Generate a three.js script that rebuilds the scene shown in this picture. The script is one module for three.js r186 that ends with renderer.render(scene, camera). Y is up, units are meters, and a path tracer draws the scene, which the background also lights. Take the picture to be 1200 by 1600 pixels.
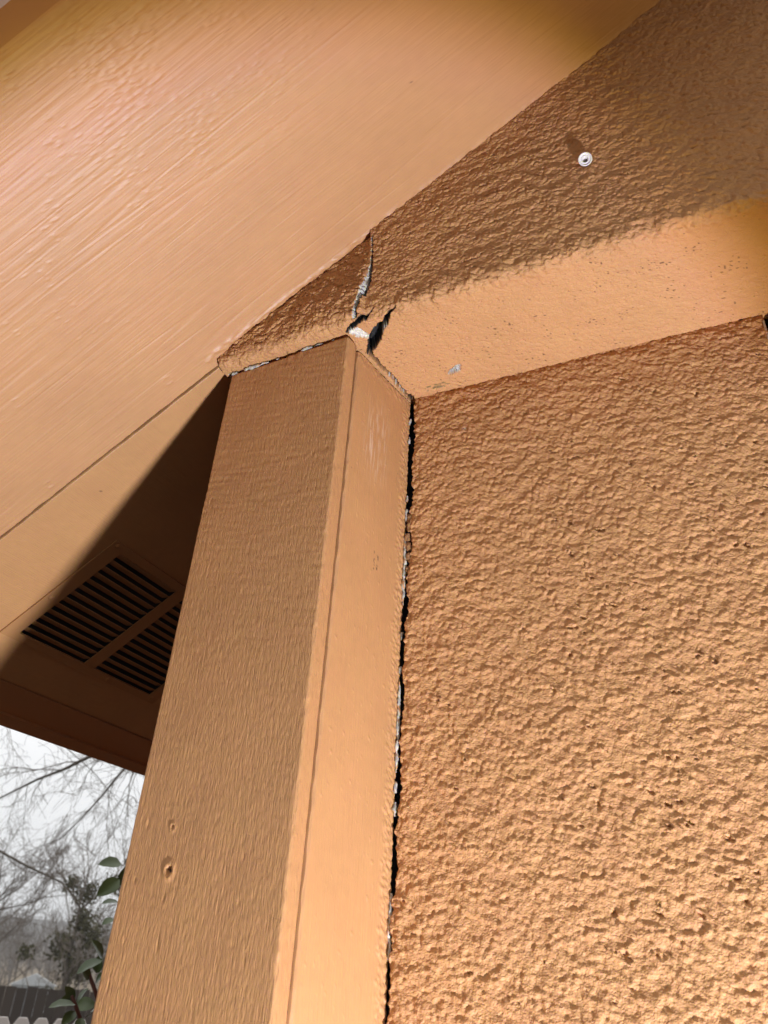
import * as THREE from 'three';
import { mergeGeometries, toCreasedNormals } from 'three/addons/utils/BufferGeometryUtils.js';

// ---------------------------------------------------------------- camera, sky, sun, exposure
const scene = new THREE.Scene();
const camera = new THREE.PerspectiveCamera(67.2, 0.75, 0.05, 2000);
{
  const right = new THREE.Vector3(0.91266, 0.04903, -0.40577), up = new THREE.Vector3(0.17225, 0.85417, 0.49064), back = new THREE.Vector3(0.37066, -0.51768, 0.77112);
  camera.quaternion.setFromRotationMatrix(new THREE.Matrix4().makeBasis(right, up, back));
  camera.position.set(0, 1.64, 0.575);
  camera.focus = 0.93; camera.userData.fStop = 9;
}
const renderer = new THREE.WebGLRenderer({ antialias: true });
renderer.toneMapping = THREE.LinearToneMapping;
renderer.toneMappingExposure = 1;
renderer.shadowMap.enabled = true;
{
  const W = 128, H = 64, data = new Float32Array(W * H * 4);
  for (let j = 0; j < H; j++) for (let i = 0; i < W; i++) {
    const el = ((j + 0.5) / H - 0.5) * Math.PI, k = Math.min(1, Math.max(0, (el - 0.03) / 0.3)), s = k * k * (3 - 2 * k);
    const l = 0.92 + 0.22 * s;
    data.set([l * 0.99, l * 1.0, l * 1.015, 1], (j * W + i) * 4);
  }
  const sky = new THREE.DataTexture(data, W, H, THREE.RGBAFormat, THREE.FloatType);
  sky.mapping = THREE.EquirectangularReflectionMapping; sky.magFilter = THREE.LinearFilter; sky.needsUpdate = true;
  scene.background = sky; scene.environment = sky;
}
const sun = new THREE.DirectionalLight(0xfff4e6, 0.5);       // hazy winter sun behind the house
sun.name = 'hazy_sun'; sun.position.set(9, 22, -26); sun.target.position.set(0, 0, -4); sun.castShadow = true;
sun.shadow.radius = 24; sun.shadow.mapSize.set(2048, 2048);
Object.assign(sun.shadow.camera, { left: -30, right: 30, top: 30, bottom: -30, near: 1, far: 90 });
scene.add(sun, sun.target);
// the torch whose beam lights the corner: lens centre and beam direction (its lights are in its builder below)
const BEAM_AT = new THREE.Vector3(0.40, 0.72, 0.283), BEAM = new THREE.Vector3(-0.4976, 0.8083, -0.3147).normalize();
const BEAM_POWER = 12.9;

scene.fog = new THREE.FogExp2(0xe4e6e8, 0.0018);
// ---------------------------------------------------------------- helpers
let seedState = 7;
const rnd = () => { seedState = (seedState + 0x6d2b79f5) | 0; let t = Math.imul(seedState ^ (seedState >>> 15), 1 | seedState); t = (t + Math.imul(t ^ (t >>> 7), 61 | t)) ^ t; return ((t ^ (t >>> 14)) >>> 0) / 4294967296; };
const PERM = new Uint8Array(512), GX = new Float32Array(256), GY = new Float32Array(256);
{
  const p = [...Array(256).keys()];
  for (let i = 255; i > 0; i--) { const j = Math.floor(rnd() * (i + 1)); [p[i], p[j]] = [p[j], p[i]]; }
  for (let i = 0; i < 512; i++) PERM[i] = p[i & 255];
  for (let i = 0; i < 256; i++) { const a = rnd() * 6.2832; GX[i] = Math.cos(a); GY[i] = Math.sin(a); }
}
function noise(x, y, px = 256, py = 256) {                    // gradient noise, about -1 to 1, repeating every px, py
  const xi = Math.floor(x), yi = Math.floor(y), fx = x - xi, fy = y - yi, X = ((xi % px) + px) % px, Y = ((yi % py) + py) % py, X1 = (X + 1) % px, Y1 = (Y + 1) % py;
  const u = fx * fx * fx * (fx * (fx * 6 - 15) + 10), v = fy * fy * fy * (fy * (fy * 6 - 15) + 10);
  const a = PERM[PERM[X] + Y], b = PERM[PERM[X1] + Y], c = PERM[PERM[X] + Y1], d = PERM[PERM[X1] + Y1];
  const n0 = GX[a] * fx + GY[a] * fy, n1 = GX[b] * (fx - 1) + GY[b] * fy, n2 = GX[c] * fx + GY[c] * (fy - 1), n3 = GX[d] * (fx - 1) + GY[d] * (fy - 1);
  return 1.5 * (n0 + u * (n1 - n0) + v * (n2 - n0 + u * (n0 - n1 - n2 + n3)));
}
function cells(x, y, px = 256, py = 256) {                                        // distance to the nearest of scattered points, one in each unit cell
  const xi = Math.floor(x), yi = Math.floor(y); let best = 9;
  for (let b = -1; b <= 1; b++) for (let a = -1; a <= 1; a++) {
    const k = PERM[PERM[(((xi + a) % px) + px) % px] + (((yi + b) % py) + py) % py], dx = xi + a + 0.5 + 0.45 * GX[k] - x, dy = yi + b + 0.5 + 0.45 * GY[(k + 77) & 255] - y, d = dx * dx + dy * dy;
    if (d < best) best = d;
  }
  return best;                                                // squared
}
const clamp = (x, a = 0, b = 1) => Math.min(b, Math.max(a, x)), lerp = (a, b, t) => a + (b - a) * t;
const smooth = (a, b, x) => { const t = clamp((x - a) / (b - a)); return t * t * (3 - 2 * t); };
function steps(...runs) {                                     // [from, to, spacing] runs joined into one list of coordinates
  const out = [];
  for (const [a, b, d] of runs) { const n = Math.max(1, Math.round(Math.abs(b - a) / d)); for (let i = out.length ? 1 : 0; i <= n; i++) out.push(a + (b - a) * i / n); }
  return out;
}
function sheet(nu, nv, fn, skip) {                            // a grid surface; fn(i, j, p, c, uv) fills position, colour and uv
  const pos = new Float32Array(nu * nv * 3), col = new Float32Array(nu * nv * 3), tex = new Float32Array(nu * nv * 2), idx = [];
  const p = [0, 0, 0], c = [0, 0, 0], uv = [0, 0];
  for (let j = 0, k = 0; j < nv; j++) for (let i = 0; i < nu; i++, k++) { fn(i, j, p, c, uv); pos.set(p, k * 3); col.set(c, k * 3); tex.set(uv, k * 2); }
  for (let j = 0; j < nv - 1; j++) for (let i = 0; i < nu - 1; i++) {
    if (skip && skip(i, j)) continue;
    const a = j * nu + i; idx.push(a, a + 1, a + nu, a + 1, a + nu + 1, a + nu);
  }
  const g = new THREE.BufferGeometry();
  g.setAttribute('position', new THREE.BufferAttribute(pos, 3)); g.setAttribute('color', new THREE.BufferAttribute(col, 3)); g.setAttribute('uv', new THREE.BufferAttribute(tex, 2));
  g.setIndex(idx); g.computeVertexNormals(); return g;
}
function rowsOf(g, nu, j0, j1) {                              // rows j0..j1 of a sheet, keeping the normals of the whole
  const o = new THREE.BufferGeometry(), idx = [];
  for (const k of ['position', 'color', 'uv', 'normal']) { const a = g.attributes[k], n = a.itemSize; o.setAttribute(k, new THREE.BufferAttribute(a.array.slice(j0 * nu * n, (j1 + 1) * nu * n), n)); }
  for (let j = 0; j < j1 - j0; j++) for (let i = 0; i < nu - 1; i++) { const a = j * nu + i; idx.push(a, a + 1, a + nu, a + 1, a + nu + 1, a + nu); }
  o.setIndex(idx); return o;
}
function add(name, geometry, material, parent, label) {
  const m = new THREE.Mesh(geometry, material); m.name = name; m.castShadow = m.receiveShadow = true;
  if (label) m.userData.label = label;
  (parent || scene).add(m); return m;
}
function tag(o, label, category, group) { Object.assign(o.userData, { label, category }); if (group) o.userData.group = group; return o; }
function thing(name, label, category, group) { const g = new THREE.Group(); g.name = name; scene.add(g); return tag(g, label, category, group); }
function box(x0, x1, y0, y1, z0, z1) { return new THREE.BoxGeometry(x1 - x0, y1 - y0, z1 - z0).translate((x0 + x1) / 2, (y0 + y1) / 2, (z0 + z1) / 2); }
function tube(path, sides = 5, wob = 0) {                     // path of [x, y, z, radius]
  const n = path.length, pos = [], idx = [], T = new THREE.Vector3(), A = new THREE.Vector3(), B = new THREE.Vector3(), ref = new THREE.Vector3();
  for (let i = 0; i < n; i++) {
    const a = path[Math.max(0, i - 1)], b = path[Math.min(n - 1, i + 1)];
    T.set(b[0] - a[0], b[1] - a[1], b[2] - a[2]).normalize();
    ref.set(0.31, 0.2, 0.93); if (Math.abs(T.dot(ref)) > 0.9) ref.set(1, 0, 0);
    A.crossVectors(T, ref).normalize(); B.crossVectors(T, A);
    for (let k = 0; k < sides; k++) {
      const q = k / sides * 6.28319, r = path[i][3] * (1 + wob * noise(i * 1.7 + k * 3.1, k * 2.3));
      pos.push(path[i][0] + r * (Math.cos(q) * A.x + Math.sin(q) * B.x), path[i][1] + r * (Math.cos(q) * A.y + Math.sin(q) * B.y), path[i][2] + r * (Math.cos(q) * A.z + Math.sin(q) * B.z));
      if (i < n - 1) { const s = i * sides, k1 = (k + 1) % sides; idx.push(s + k, s + k1, s + sides + k, s + k1, s + sides + k1, s + sides + k); }
    }
  }
  const g = new THREE.BufferGeometry(); g.setAttribute('position', new THREE.Float32BufferAttribute(pos, 3)); g.setIndex(idx); g.computeVertexNormals(); return g;
}

// ---------------------------------------------------------------- materials
function grainTexture(size, f) {
  const d = new Uint8Array(size * size * 4);
  for (let j = 0; j < size; j++) for (let i = 0; i < size; i++) { const v = clamp(f(i, j)) * 255; d.set([v, v, v, 255], (j * size + i) * 4); }
  const t = new THREE.DataTexture(d, size, size); t.wrapS = t.wrapT = THREE.RepeatWrapping; t.magFilter = THREE.LinearFilter; t.needsUpdate = true; return t;
}
const fineGrain = grainTexture(512, (i, j) => 0.5 + 0.3 * noise(i / 8, j / 8, 64, 64) + 0.25 * noise(i / 4, j / 4, 128, 128));
const sandGrain = grainTexture(1024, (i, j) => {               // sandy stucco, a tile is 0.22 m
  const u = i / 1024, v = j / 1024, a = 0.012 * noise(u * 90, v * 90, 90, 90), b = 0.012 * noise(u * 80, v * 80, 80, 80);
  return 0.15 + 0.5 * (1 - clamp(1.6 * cells((u + a) * 64, (v + b) * 80, 64, 80))) + 0.3 * (1 - clamp(1.6 * cells(u * 120, v * 140, 120, 140))) + 0.22 * noise(u * 40, v * 46, 40, 46);
});
const streakGrain = grainTexture(1024, (i, j) => {             // brushed wood grain: across in u, along in v
  const u = i / 1024, v = j / 1024, w = u + 0.004 * noise(u * 9, v * 7, 9, 7);
  const f = (n, l) => noise(w * n, v * l, n, l);
  return 0.5 + 0.26 * f(110, 22) + 0.2 * f(190, 30) + 0.16 * f(60, 9) + 0.14 * noise(u * 120, v * 120, 120, 120) * f(30, 12) + 0.35 * smooth(0.45, 0.8, f(150, 26)) - 0.3 * smooth(0.5, 0.8, f(128, 14));
});
const grainAt = (tex, mu, mv = mu) => { const t = tex.clone(); t.repeat.set(1 / mu, 1 / mv); t.needsUpdate = true; return t; };
const fineAt = (m) => grainAt(fineGrain, m);
const paintStucco = new THREE.MeshPhysicalMaterial({ name: 'painted_stucco', vertexColors: true, roughness: 0.66, specularIntensity: 0.6, bumpMap: grainAt(sandGrain, 0.24), bumpScale: 0.0009 });
const paintTrim = new THREE.MeshStandardMaterial({ name: 'painted_wood', vertexColors: true, roughness: 0.46, bumpMap: grainAt(streakGrain, 0.13, 0.6), bumpScale: 0.00036 });
const paintRough = new THREE.MeshPhysicalMaterial({ name: 'painted_rough_sawn_wood', vertexColors: true, roughness: 0.52, specularIntensity: 0.6, bumpMap: grainAt(streakGrain, 0.125, 0.22), bumpScale: 0.00078 });
const paintSoffit = new THREE.MeshStandardMaterial({ name: 'painted_plywood', vertexColors: true, roughness: 0.48, bumpMap: grainAt(streakGrain, 0.30, 1.9), bumpScale: 0.00026 });
const paintPlain = new THREE.MeshStandardMaterial({ name: 'painted_board', color: new THREE.Color().setRGB(0.40, 0.165, 0.055), roughness: 0.55 });
const paintVent = new THREE.MeshStandardMaterial({ name: 'painted_vent', color: new THREE.Color().setRGB(0.40, 0.185, 0.062), roughness: 0.6 });
const darkPaper = new THREE.MeshStandardMaterial({ name: 'building_paper', color: new THREE.Color().setRGB(0.02, 0.018, 0.016), roughness: 0.95 });
const caulkTorn = new THREE.MeshStandardMaterial({ name: 'old_caulk', vertexColors: true, roughness: 0.85 });
const shingle = new THREE.MeshStandardMaterial({ name: 'roofing', color: new THREE.Color().setRGB(0.08, 0.07, 0.06), roughness: 0.95 });
const deckWood = new THREE.MeshStandardMaterial({ name: 'rough_sheathing', color: new THREE.Color().setRGB(0.2, 0.13, 0.08), roughness: 0.9 });
const steel = new THREE.MeshStandardMaterial({ name: 'bare_metal', color: new THREE.Color().setRGB(0.5, 0.5, 0.5), roughness: 0.45, metalness: 0.8 });
const PAINT = [0.488, 0.238, 0.093], PLASTER = [0.50, 0.47, 0.40], WHITE = [0.70, 0.64, 0.52], PAPER = [0.02, 0.018, 0.016];
const setPaint = (c, x, y, k = 1) => { const m = k * (1 + 0.05 * noise(x * 14, y * 14) + 0.035 * noise(x * 90, y * 90)); c[0] = PAINT[0] * m; c[1] = PAINT[1] * m * (1 + 0.02 * noise(x * 30 + 9, y * 30)); c[2] = PAINT[2] * m; };
const setCol = (c, v, m = 1) => { c[0] = v[0] * m; c[1] = v[1] * m; c[2] = v[2] * m; };

// ---------------------------------------------------------------- the ground
const groundY = (x, z) => { const r = Math.hypot(x, z); return -0.8 * smooth(7, 16, r) - 0.4 * smooth(30, 80, r) + 20 * smooth(110, 420, r) * (0.8 + 0.35 * noise(x / 130 + 3, z / 130)); };
{
  const radii = [0, 1, 2, 3, 4, 5, 6, 7, 8, 9, 10, 11, 12, 13, 14, 15, 16, 18, 21, 25, 30, 38, 48, 60, 75, 90, 110, 140, 180, 220, 260, 300, 340, 380, 430, 470], na = 97;
  const g = sheet(na, radii.length, (i, j, p, c, uv) => {
    const a = -i / (na - 1) * Math.PI * 2, r = radii[j], x = r * Math.cos(a), z = r * Math.sin(a);
    p[0] = x; p[1] = groundY(x, z); p[2] = z; uv[0] = x; uv[1] = z;
    const n = 0.5 + 0.5 * noise(x / 3, z / 3) * 0.8, dry = smooth(40, 120, r), wood = smooth(150, 240, r);
    setCol(c, [lerp(lerp(0.042, 0.26, dry), 0.12, wood), lerp(lerp(0.037, 0.19, dry), 0.11, wood), lerp(lerp(0.026, 0.11, dry), 0.10, wood)], 0.75 + 0.5 * n);
  });
  const m = add('ground', g, new THREE.MeshStandardMaterial({ name: 'winter_ground', vertexColors: true, roughness: 1, bumpMap: fineAt(1.2), bumpScale: 0.02 }));
  m.userData.kind = 'structure'; m.userData.label = 'winter ground of dark soil and dry grass falling away behind the house';
}

// ---------------------------------------------------------------- the house: measures
const YH = 2.302, ZB = -0.159;                                // underside of the projecting gable wall; face of the wall below it
const A0 = new THREE.Vector3(-0.5259, 2.3167, 0), SD = new THREE.Vector3(0.8361, 0.5486, 0), SU = new THREE.Vector3(-0.5486, 0.8361, 0), SLOPE = 0.6561;
const RIDGE = 2.8, XR = 6.1;                                  // ridge and far corner of the house
const soffitY = (x) => A0.y + SLOPE * (Math.min(x, 2 * RIDGE - x) - A0.x);
const slopeM = new THREE.Matrix4().makeBasis(SD, SU, new THREE.Vector3(0, 0, 1)).setPosition(A0);
const sbox = (t0, t1, m0, m1, z0, z1) => box(t0, t1, m0, m1, z0, z1).applyMatrix4(slopeM);   // along the rake, up from the soffit, out from the wall
const house = thing('house', 'tan painted stucco house corner with cracked wall, corner post and sloping eave', 'house');

// stucco relief in metres
function stucco(x, y, s) {
  const wx = x + 0.0016 * noise(x * 130 + s, y * 130) + 0.0006 * noise(x * 330, y * 330 + s), wy = y + 0.0014 * noise(x * 140, y * 140 + s) + 0.0005 * noise(x * 340 + s, y * 340);
  const lump = 1 - clamp(1.3 * cells(wx / 0.0056 + s, wy / 0.0049)), grain = 1 - clamp(1.5 * cells(wx / 0.0034, wy / 0.0029 + s)), flat = 0.8 + 0.75 * noise(x / 0.016 + 2, y / 0.013 + s);
  return 0.0023 * lump * flat + 0.0008 * grain + 0.00026 * noise(wx / 0.012 + s, wy / 0.011) + 0.0006 * noise(x / 0.045 + s, y / 0.04);
}
function pits(x, y) {                                         // torn hollows with ragged lips in the lower wall
  const p = noise(x / 0.015 + 4, y / 0.0095) + 0.5 * noise(x / 0.0058, y / 0.0048 + 7) + 0.28 * noise(x / 0.0026, y / 0.0024) + 0.30 * noise(x / 0.08, y / 0.07 + 2) + 0.22 * smooth(-0.30, 0.0, x) - 0.14 * smooth(2.05, 2.25, y) - 0.19;
  return 0.0010 * smooth(0.55, 0.78, p) - 0.0040 * smooth(0.86, 0.95, p);
}
function crackDepth(list, x, s) {                             // how far inside a crack (metres past its edge), or below 0
  let best = -1;
  for (const pts of list) {
    if (x < pts.box[0] || x > pts.box[1] || s < pts.box[2] || s > pts.box[3]) continue;
    for (let k = 0; k < pts.length - 1; k++) {
      const [ax, as, aw] = pts[k], [bx, bs, bw] = pts[k + 1], dx = bx - ax, ds = bs - as, t = clamp(((x - ax) * dx + (s - as) * ds) / (dx * dx + ds * ds));
      best = Math.max(best, lerp(aw, bw, t) - Math.hypot(x - ax - t * dx, s - as - t * ds));
    }
  }
  return best;
}
const boxed = (list) => list.map((p) => { p.box = [Math.min(...p.map((q) => q[0])) - 0.01, Math.max(...p.map((q) => q[0])) + 0.01, Math.min(...p.map((q) => q[1])) - 0.01, Math.max(...p.map((q) => q[1])) + 0.01]; return p; });
const headerCracks = boxed([
  [[-0.3135, 0.137, 0.0006], [-0.3125, 0.110, 0.0010], [-0.312, 0.091, 0.0018], [-0.314, 0.070, 0.0029], [-0.316, 0.053, 0.0038], [-0.319, 0.040, 0.0040], [-0.324, 0.024, 0.0032], [-0.327, 0.012, 0.0026], [-0.3285, 0.000, 0.0022]],
  [[-0.346, -0.015, 0.0022], [-0.335, -0.009, 0.0036], [-0.325, -0.006, 0.0036], [-0.313, 0.002, 0.0026], [-0.306, 0.009, 0.0012]],
  [[-0.2765, 0.003, 0.0006], [-0.286, -0.003, 0.0030], [-0.292, -0.010, 0.0030], [-0.298, -0.017, 0.0044], [-0.309, -0.024, 0.0066], [-0.320, -0.037, 0.0076], [-0.332, -0.050, 0.0048], [-0.338, -0.056, 0.0022]],
  [[-0.336, -0.053, 0.0030], [-0.3335, -0.080, 0.0022], [-0.329, -0.100, 0.0030], [-0.327, -0.125, 0.0019], [-0.324, -0.146, 0.0034], [-0.320, -0.160, 0.0040]],
]);
const chips = boxed([[[-0.343, -0.016, 0.003], [-0.334, -0.021, 0.0065], [-0.327, -0.030, 0.004]], [[-0.255, -0.127, 0.0036], [-0.247, -0.124, 0.0056], [-0.2415, -0.118, 0.0026]], [[-0.5245, -0.018, 0.003], [-0.52, -0.020, 0.004]]]);

// ---------------------------------------------------------------- gable wall that projects over the post, with its underside
{
  const R = 0.010, XC = -0.316;
  const xs = steps([-0.529, -0.40, 0.0013], [-0.40, -0.26, 0.0009], [-0.26, 0.36, 0.0014], [0.36, 0.7, 0.005], [0.7, XR - 0.02, 0.15]);
  const us = steps([-0.168, -0.06, 0.0013], [-0.06, -R, 0.0010]), cs = steps([-R, R, 0.0010]).slice(1), wallRows = 360;
  const nu = xs.length + 1, nv = us.length + cs.length + wallRows;
  const g = sheet(nu, nv, (i, j, p, c, uv) => {
    const x = xs[Math.max(0, i - 1)], top = soffitY(x) + 0.006 - YH;
    let s = j < us.length ? us[j] : j < us.length + cs.length ? cs[j - us.length] : 0;
    if (j >= us.length + cs.length) { const f = (j - us.length - cs.length + 1) / wallRows; s = R + (top - R) * (x < 0.4 ? Math.pow(f, 0.9) : f); }
    let ny = 0, nz = 1, y = YH + s, z = 0;
    if (s <= -R) { ny = -1; nz = 0; y = YH; z = s; } else if (s < R) { const q = (s + R) / (2 * R) * Math.PI / 2; ny = -Math.cos(q); nz = Math.sin(q); y = YH + R - R * Math.cos(q); z = -R + R * Math.sin(q); }
    const under = 1 - smooth(-0.022, 0.004, s), lip = Math.exp(-Math.pow(s / 0.013, 2)), left = smooth(0, 0.004, XC - x);
    let h = lerp(stucco(x, s, 11) * lerp(1, 1.3, left), 0.00034 * (1 - clamp(1.5 * cells(x / 0.0042, s / 0.0038))) + 0.0004 * noise(x / 0.008, s / 0.006) + 0.0005 * noise(x / 0.03, s / 0.02) - 0.0022 * smooth(0.66, 0.8, noise(x / 0.0038 + 8, s / 0.0032)) - 0.0012 * smooth(0.05, 0.015, Math.abs(noise(x / 0.03 + 3, s / 0.022))) * smooth(0.15, 0.4, noise(x / 0.02, s / 0.02 + 9)), under);
    h += lip * (0.0028 * noise(x / 0.016, 3.3) + 0.0022 * noise(x / 0.007, s / 0.010) + 0.0012 * noise(x / 0.0035, s / 0.005)) * (x < -0.34 ? 0.45 : 1);
    h += 0.0016 * noise(x / 0.12, s / 0.09 + 5) * (1 - under);
    h -= 0.0012 * smooth(0.010, 0, top - s) * (0.6 + 0.4 * noise(x / 0.01, 1.5));
    setPaint(c, x, s + 3);
    if (under > 0.5) {                                        // fine dirt specks and a greenish smear on the flat underside
      if (noise(x / 0.0035 + 2, s / 0.003 + 5) + 0.4 * noise(x / 0.03, s / 0.03) > 0.78) setCol(c, [0.13, 0.062, 0.025]);
      const sx = (x + 0.278) * 0.94 + (s + 0.144) * 0.1, sy = (s + 0.145) - (x + 0.278) * 0.04;
      if (Math.abs(sx) < 0.018 && noise(x / 0.009, s / 0.0016) > -0.1 + Math.abs(sx) / 0.018 * 0.4 && Math.abs(sy) < 0.0045) setCol(c, [0.19, 0.125, 0.045]);
    }
    const jag = 0.0009 * noise(x / 0.004 + 3, s / 0.004) + 0.0006 * noise(x / 0.0018, s / 0.0018);
    if (x > -0.36 && x < -0.22 || x < -0.51) {
      const chip = crackDepth(chips, x, s) + jag * 1.6;
      if (chip > 0) { h -= (x < -0.248 && x > -0.3 ? 0.0075 : 0.0032) * smooth(0, 0.0015, chip) - 0.0008 * noise(x / 0.003, s / 0.003); if (chip > 0.0004) setCol(c, x > -0.3 ? PLASTER : WHITE, 0.85 + 0.3 * noise(x / 0.002, s / 0.002)); }
      const rag = jag * 2.0 + 0.0013 * noise(x / 0.0085, s / 0.0085 + 4), tall = crackDepth(headerCracks.slice(0, 1), x, s) + rag * 0.6;
      if (tall > 0) {                                          // the tall crack: torn grey plaster on its left, an open slot on its right
        const k = clamp((s - 0.012) / 0.04), mid = lerp(-0.3275, -0.3163, k) + 0.0022 * smooth(0.05, 0.09, s) + 0.0014 * smooth(0.004, 0.02, s) - 0.0007, slot = x > mid + 0.0006 * noise(x / 0.003, s / 0.004);
        h -= slot ? 0.02 * smooth(0, 0.0012, tall) : 0.0026 * smooth(0, 0.0010, tall) + 0.0005 * noise(x / 0.002, s / 0.003);
        setCol(c, slot ? PAPER : PLASTER, slot ? 1 : 0.95 + 0.3 * noise(x / 0.003, s / 0.004));
      }
      const d = crackDepth(headerCracks.slice(1, 3), x, s) + 0.0016 * noise(x / 0.009, s / 0.009 + 4) + 0.0007 * noise(x / 0.004 + 7, s / 0.004);
      if (d > 0) {
        const right = x > -0.3125 - 0.85 * (s + 0.027) && s < -0.022 && d < 0.0019;
        h -= right ? 0.0035 * smooth(0, 0.001, d) : 0.020 * smooth(0, 0.0032, d);
        if (d > 0.0002) setCol(c, right ? WHITE : PAPER, right ? 0.9 + 0.25 * noise(x / 0.003, s / 0.003) : 1);
      }
      const e = crackDepth(headerCracks.slice(3), x, s) + rag * 1.2;
      if (e > 0) { h -= 0.014 * smooth(0, 0.0015, e); if (e > 0.0004) setCol(c, s < -0.105 && s > -0.148 && noise(x / 0.004, s / 0.006) > -0.2 && e < 0.0015 ? WHITE : e > 0.0006 ? PAPER : PAINT, 0.9); }
    }
    p[0] = x; p[1] = y + ny * h; p[2] = z + nz * h - 0.07 * Math.max(0, XC - x) * (s > -0.1 ? 1 : 0.5) - left * 0.118 * Math.max(-0.044, s - 0.085) * smooth(-0.03, 0.0, s);
    if (i === 0) { p[0] = x + 0.006; p[2] = Math.min(p[2], -0.07) - 0.05; }
    uv[0] = x; uv[1] = s;
  });
  const cut = us.length + (cs.length >> 1);
  add('gable_wall', rowsOf(g, nu, cut, nv - 1), paintStucco, house, 'rough stucco gable wall with a jagged grey crack under the eave');
  add('gable_wall_underside', rowsOf(g, nu, 0, cut), paintStucco, house, 'flat pale underside of the projecting gable wall with chipped spots');
  add('wall_backing', mergeGeometries([box(-0.51, XR - 0.05, YH + 0.03, YH + 0.035, -0.15, -0.04)]), darkPaper, house);
}
// ---------------------------------------------------------------- wall below
const crackX = (y) => { const k = [[1.55, -0.3216], [1.62, -0.3208], [1.70, -0.3196], [1.82, -0.3176], [1.96, -0.3172], [2.04, -0.3172], [2.126, -0.3148], [2.2, -0.3150], [2.31, -0.3172]]; if (y <= k[0][0]) return k[0][1]; for (let i = 1; i < k.length; i++) if (y <= k[i][0]) return lerp(k[i - 1][1], k[i][1], (y - k[i - 1][0]) / (k[i][0] - k[i - 1][0])); return k[k.length - 1][1]; };
{
  const off = steps([0, 0.03, 0.0010], [0.03, 0.52, 0.0013], [0.52, 0.85, 0.008], [0.85, 6.3, 0.2]), nu = off.length + 2;
  const ys = steps([-0.1, 1.2, 0.05], [1.2, 1.5, 0.006], [1.5, YH + 0.012, 0.0013]);
  const g = sheet(nu, ys.length, (i, j, p, c, uv) => {
    const y = ys[j], k = Math.max(0, i - 2), fine = y > 1.2 ? 1 : 0;
    const jag = fine * (0.0026 * noise(4.2, y / 0.013) + 0.0019 * noise(9.1, y / 0.0045) + 0.0034 * noise(2.7, y / 0.038));
    const x = crackX(y) + off[k] + jag * (1 - smooth(0.004, 0.02, off[k]));
    let h = stucco(x, y, 37) * 1.05 + pits(x, y) + 0.0013 * noise(x / 0.14, y / 0.16 + 8);
    const edge = smooth(0.009, 0, off[k]); h += edge * (0.0018 * noise(x / 0.006, y / 0.006) - 0.0012);
    h -= 0.0016 * smooth(0.012, 0, YH - y);
    setPaint(c, x, y);
    if (Math.abs(x - 0.1085) < 0.0024 && y > 1.2) { h = -0.02; setCol(c, PAPER); }
    const nick = Math.hypot((x + 0.2475) / 1.6, y - 2.232); if (nick < 0.0014 + 0.001 * noise(x / 0.002, y / 0.002)) setCol(c, WHITE);
    if (i < 2) { p[0] = x + 0.0005 * noise(y / 0.004, i); p[1] = y; p[2] = ZB + (i === 0 ? -0.030 : -0.004); setCol(c, i === 0 ? PAPER : PLASTER, 0.7); } else { p[0] = x; p[1] = y; p[2] = ZB + h; }
    uv[0] = x; uv[1] = y;
  });
  const wall = add('lower_wall', g, paintStucco, house, 'sunken orange tan stucco wall with torn lumpy texture right of the post');
  add('building_paper', box(-0.345, 0.2, 0, YH + 0.01, ZB - 0.045, ZB - 0.034), darkPaper, wall);
  add('joint_bead', box(0.1036, 0.1056, 1.2, YH - 0.012, ZB - 0.012, ZB + 0.0022), steel, wall);
}
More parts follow.
